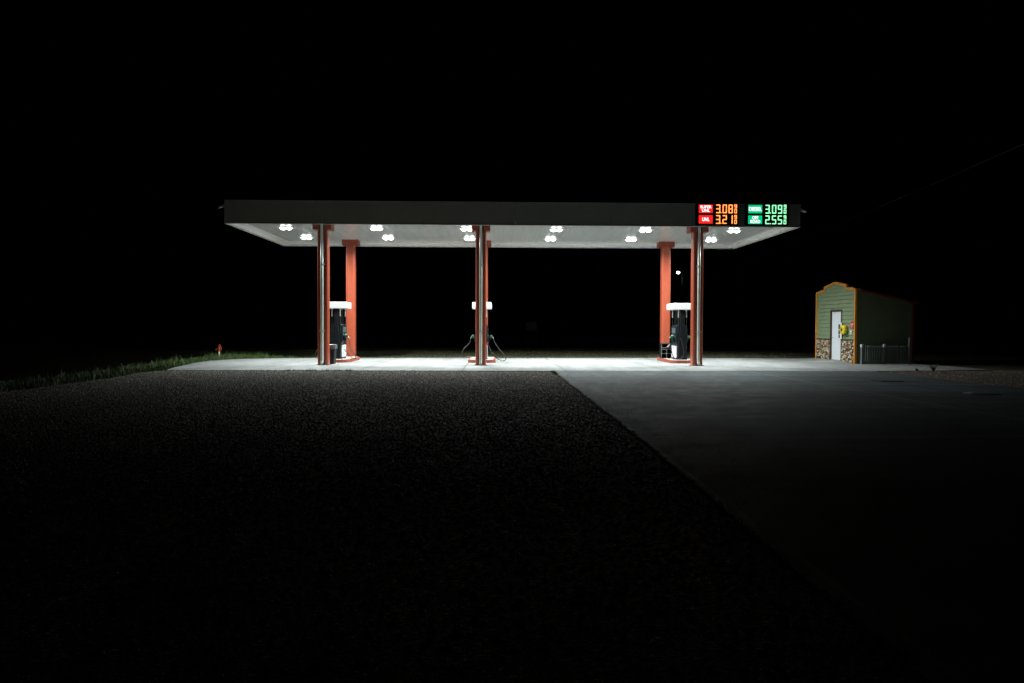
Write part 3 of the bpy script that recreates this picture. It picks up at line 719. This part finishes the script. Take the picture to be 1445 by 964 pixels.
mb = MB(); mb.prism([(SX + .16, 3.205), (SXE + .14, 2.645), (SXE + .14, 2.72), (SX + .16, 3.285)], SY0 - .06, SY1 + .06, 'xz')
sp(mb, 'roof', 'roof_red')
# sloping concrete stoop before the door
mb = MB(); V = mb.bm.verts.new
a = [V((14.2, 30.0, .0135)), V((14.1, 33.1, .0135)), V((SX - .046, 33.1, .10)), V((SX - .046, 30.45, .10)), V((SX - .046, 29.45, .0135)), V((14.9, 29.6, .0135))]
mb.bm.faces.new((a[0], a[3], a[2], a[1])); mb.bm.faces.new((a[0], a[5], a[4], a[3]))
mb.box(SX - .043, SX + .03, DY0 - .003, DY1 + .003, .02, .105)
st = mb.build('stoop', 'pad', kind='structure')
# fixtures on the front wall
o = thing('notice_board', (SX - .07, 30.52, 1.45), 'narrow white notice with dark blue and maroon blocks right of the shed door', 'notice')
MB().box(-.012, .012, -.15, .15, -.37, .37, .004, 1).build('backing', 'white', o)
MB().box(-.016, -.0125, -.02, .13, .06, .29).build('blue_block', 'blue', o); MB().box(-.016, -.0125, -.02, .13, -.16, .02).build('dark_block', 'blue', o); MB().box(-.016, -.0125, -.0, .12, -.33, -.18).build('maroon_block', 'maroon', o)
o = thing('emergency_box', (SX - .01, 30.14, 1.5), 'yellow rounded wall box with brown mark between notice and red sign', 'wall box')
t = bmesh.new(); bmesh.ops.create_uvsphere(t, u_segments=20, v_segments=12, radius=1)
for v in t.verts:
    c = v.co; f = lambda u: math.copysign(abs(u) ** .55, u)
    v.co = Vector((f(c.x) * .11 - .09, f(c.y) * .21, f(c.z) * .21))
mb = MB(); mb.join(t); mb.build('cover', 'yellow', o, smooth=True)
MB().box(-.215, -.203, -.02, .05, -.08, .09, .01).box(-.2145, -.2025, -.09, -.025, -.04, .03, .01).build('symbol', 'brown', o)
MB().tube([(-.05, -.1, -.19), (-.06, -.17, -.3), (-.05, -.2, -.2), (-.03, -.21, .0)], .02, 8).build('cord', 'green', o, smooth=True)
MB().box(-.03, .01, .02, .08, -.42, -.2).build('conduit', 'steel', o)
o = thing('red_sign', (SX - .02, 29.57, 1.70), 'small red sign with a white band beside the shed corner', 'sign')
MB().box(-.012, .012, -.12, .12, -.15, .15, .004, 1).build('plate', 'red', o)
MB().box(-.015, -.0125, -.119, .119, .03, .06).build('band', 'white', o)
MB().prism([(-.03, -.02), (.04, -.02), (.04, -.04), (.01, -.04), (.01, -.11), (-.01, -.11), (-.01, -.04), (-.03, -.04)], -.015, -.0125, 'yz').build('mark', 'white', o)
o = thing('stop_button', (SX - .02, 29.62, 1.37), 'small pale switch box with yellow button under the red sign', 'switch')
MB().box(-.03, .015, -.06, .09, -.07, .09, .008).build('switch_box', 'white', o)
MB().tube([(-.03, -.0, .0), (-.06, .0, .0)], [.03, .035], 12, smooth=False).build('button', 'yellow', o)

# low fence of upright pales in front of the shed side
o = thing('pale_fence', (15.75, 29.03, .012), 'low dark metal fence of upright pales along the shed side', 'fence')
def fence_panel(x0, x1):
    mb = MB(); x = x0
    while x < x1 - .02:
        mb.box(x, x + .034, -.02, .012, .05, .80, .004, 1); x += .105
    mb.box(x0 - .01, x1 + .0, .0125, .035, .12, .17); mb.box(x0 - .01, x1 + .0, .0125, .035, .70, .75)
    return mb
o.rotation_euler.z = R(4.8)
fence_panel(.06, .96).build('panel', 'fence', o); fence_panel(1.10, 1.75).build('panel', 'fence', o); fence_panel(1.80, 2.14).build('panel', 'fence', o)
for k, (x, h_) in enumerate(((0., .82), (1.03, .82), (2.2, 1.16))):
    p = MB().box(x - .03, x + .03, -.04, .03, 0, h_, .004, 1).build('post', 'fence', o)
    if k < 2: MB().box(x - .045, x + .045, -.05, .04, h_ - .08, h_ + .04, .008).build('cap', 'white', p)

# covers let into the driveway
o = tag(MB().prism([(11.2, 19.55), (11.85, 19.55), (11.85, 20.1), (11.2, 20.1)], .0045, .022).build('drain_cover', 'cover'), 'dark drain cover on the driveway nearer the shed', 'cover')
mb = MB(); mb.tube([(11.55, 15.95, .0045), (11.55, 15.95, .026)], .36, 24, smooth=False); mb.tube([(11.55, 15.95, .02), (11.55, 15.95, .032)], .26, 24, smooth=False)
tag(mb.build('manhole_cover', 'steel'), 'pale round manhole cover on the driveway at far right', 'cover')

# ------------------------------------------------------------------ far away
o = thing('street_lamp', (26.0, 95.0, -.05), 'distant lit street lamp seen between the right columns', 'street lamp')
MB().tube([(0, 0, 0), (0, 0, 5), (0, 0, 9.5)], [.12, .10, .07], 10, smooth=False).build('pole', 'black', o, smooth=True)
MB().tube([(0, 0, 9.3), (-.3, -.2, 9.55), (-.66, -.3, 9.5)], .04, 8).build('arm', 'black', o, smooth=True)
MB().tube([(-.64, -.3, 9.52), (-.66, -.32, 9.42)], [.12, .26], 14, smooth=False).build('lamp_head', 'steel', o)
t = bmesh.new(); bmesh.ops.create_uvsphere(t, u_segments=16, v_segments=10, radius=.22)
mb = MB(); mb.join(t, Matrix.Translation((-.66, -.33, 9.33)) @ Matrix.Diagonal((1, 1, .75, 1))); mb.build('lens', 'far_lens', o, smooth=True)
o = thing('roadside_sign', (3.0, 58, -.05), 'barely visible dark sign on two posts across the road', 'sign')
for s in (-1, 1): MB().box(s * .42 - .03, s * .42 + .03, -.03, .03, 0, 2.0).build('post', 'brown', o)
MB().box(-.48, .48, -.06, -.032, 1.35, 2.05, .01).build('panel', 'board', o)
pts = []
A, B = Vector((24.6, 26, 10.62)), Vector((30.5, 84, 9.9))
for k in range(25):
    t_ = k / 24; p = A.lerp(B, t_); p.z -= .9 * 4 * t_ * (1 - t_) * .35; pts.append(p)
tag(MB().tube(pts, .013, 6, smooth=False).build('overhead_wire', 'wire'), 'thin overhead wire crossing the dark sky at right', 'wire')
o = thing('utility_pole', (30.5, 84, -.05), 'distant wooden pole where the overhead wire ends', 'utility pole')
MB().tube([(0, 0, 0), (0, 0, 10)], [.17, .11], 12, smooth=False).build('pole', 'brown', o); MB().box(-.9, .9, -.06, .06, 9.3, 9.44).build('crossarm', 'brown', o)

# ------------------------------------------------------------------ night sky
w = bpy.data.worlds.new('World'); scene.world = w; w.use_nodes = True; nt = w.node_tree
bg = nt.nodes['Background']
sky = nt.nodes.new('ShaderNodeTexSky'); sky.sky_type = 'NISHITA'; sky.sun_disc = False; sky.sun_elevation = R(-6); sky.sun_rotation = R(180)
nt.links.new(sky.outputs[0], bg.inputs['Color']); bg.inputs['Strength'].default_value = .002

# ------------------------------------------------------------------ camera
cd = bpy.data.cameras.new('camera'); cam = bpy.data.objects.new('camera', cd); COL.objects.link(cam)
cd.sensor_width = 36; cd.lens = 963.045 / 1445 * 36; cd.clip_end = 3000; cd.clip_start = .1
yaw, pitch, roll = .0234, -.0203, .0033
cam.matrix_world = Matrix.Translation((0, 0, 1.54)) @ Matrix.Rotation(-yaw, 4, 'Z') @ Matrix.Rotation(math.pi / 2 + pitch, 4, 'X') @ Matrix.Rotation(roll, 4, 'Z')
scene.camera = cam
scene.view_settings.view_transform = 'Standard'; scene.view_settings.look = 'None'; scene.view_settings.exposure = 0; scene.view_settings.gamma = 1
cy = scene.cycles; cy.use_denoising = True; cy.use_adaptive_sampling = False; cy.denoising_prefilter = 'ACCURATE'; cy.denoising_input_passes = 'RGB_ALBEDO_NORMAL'; cy.max_bounces = 8; cy.diffuse_bounces = 5; cy.glossy_bounces = 4; cy.sample_clamp_indirect = 2.5; cy.use_light_tree = True
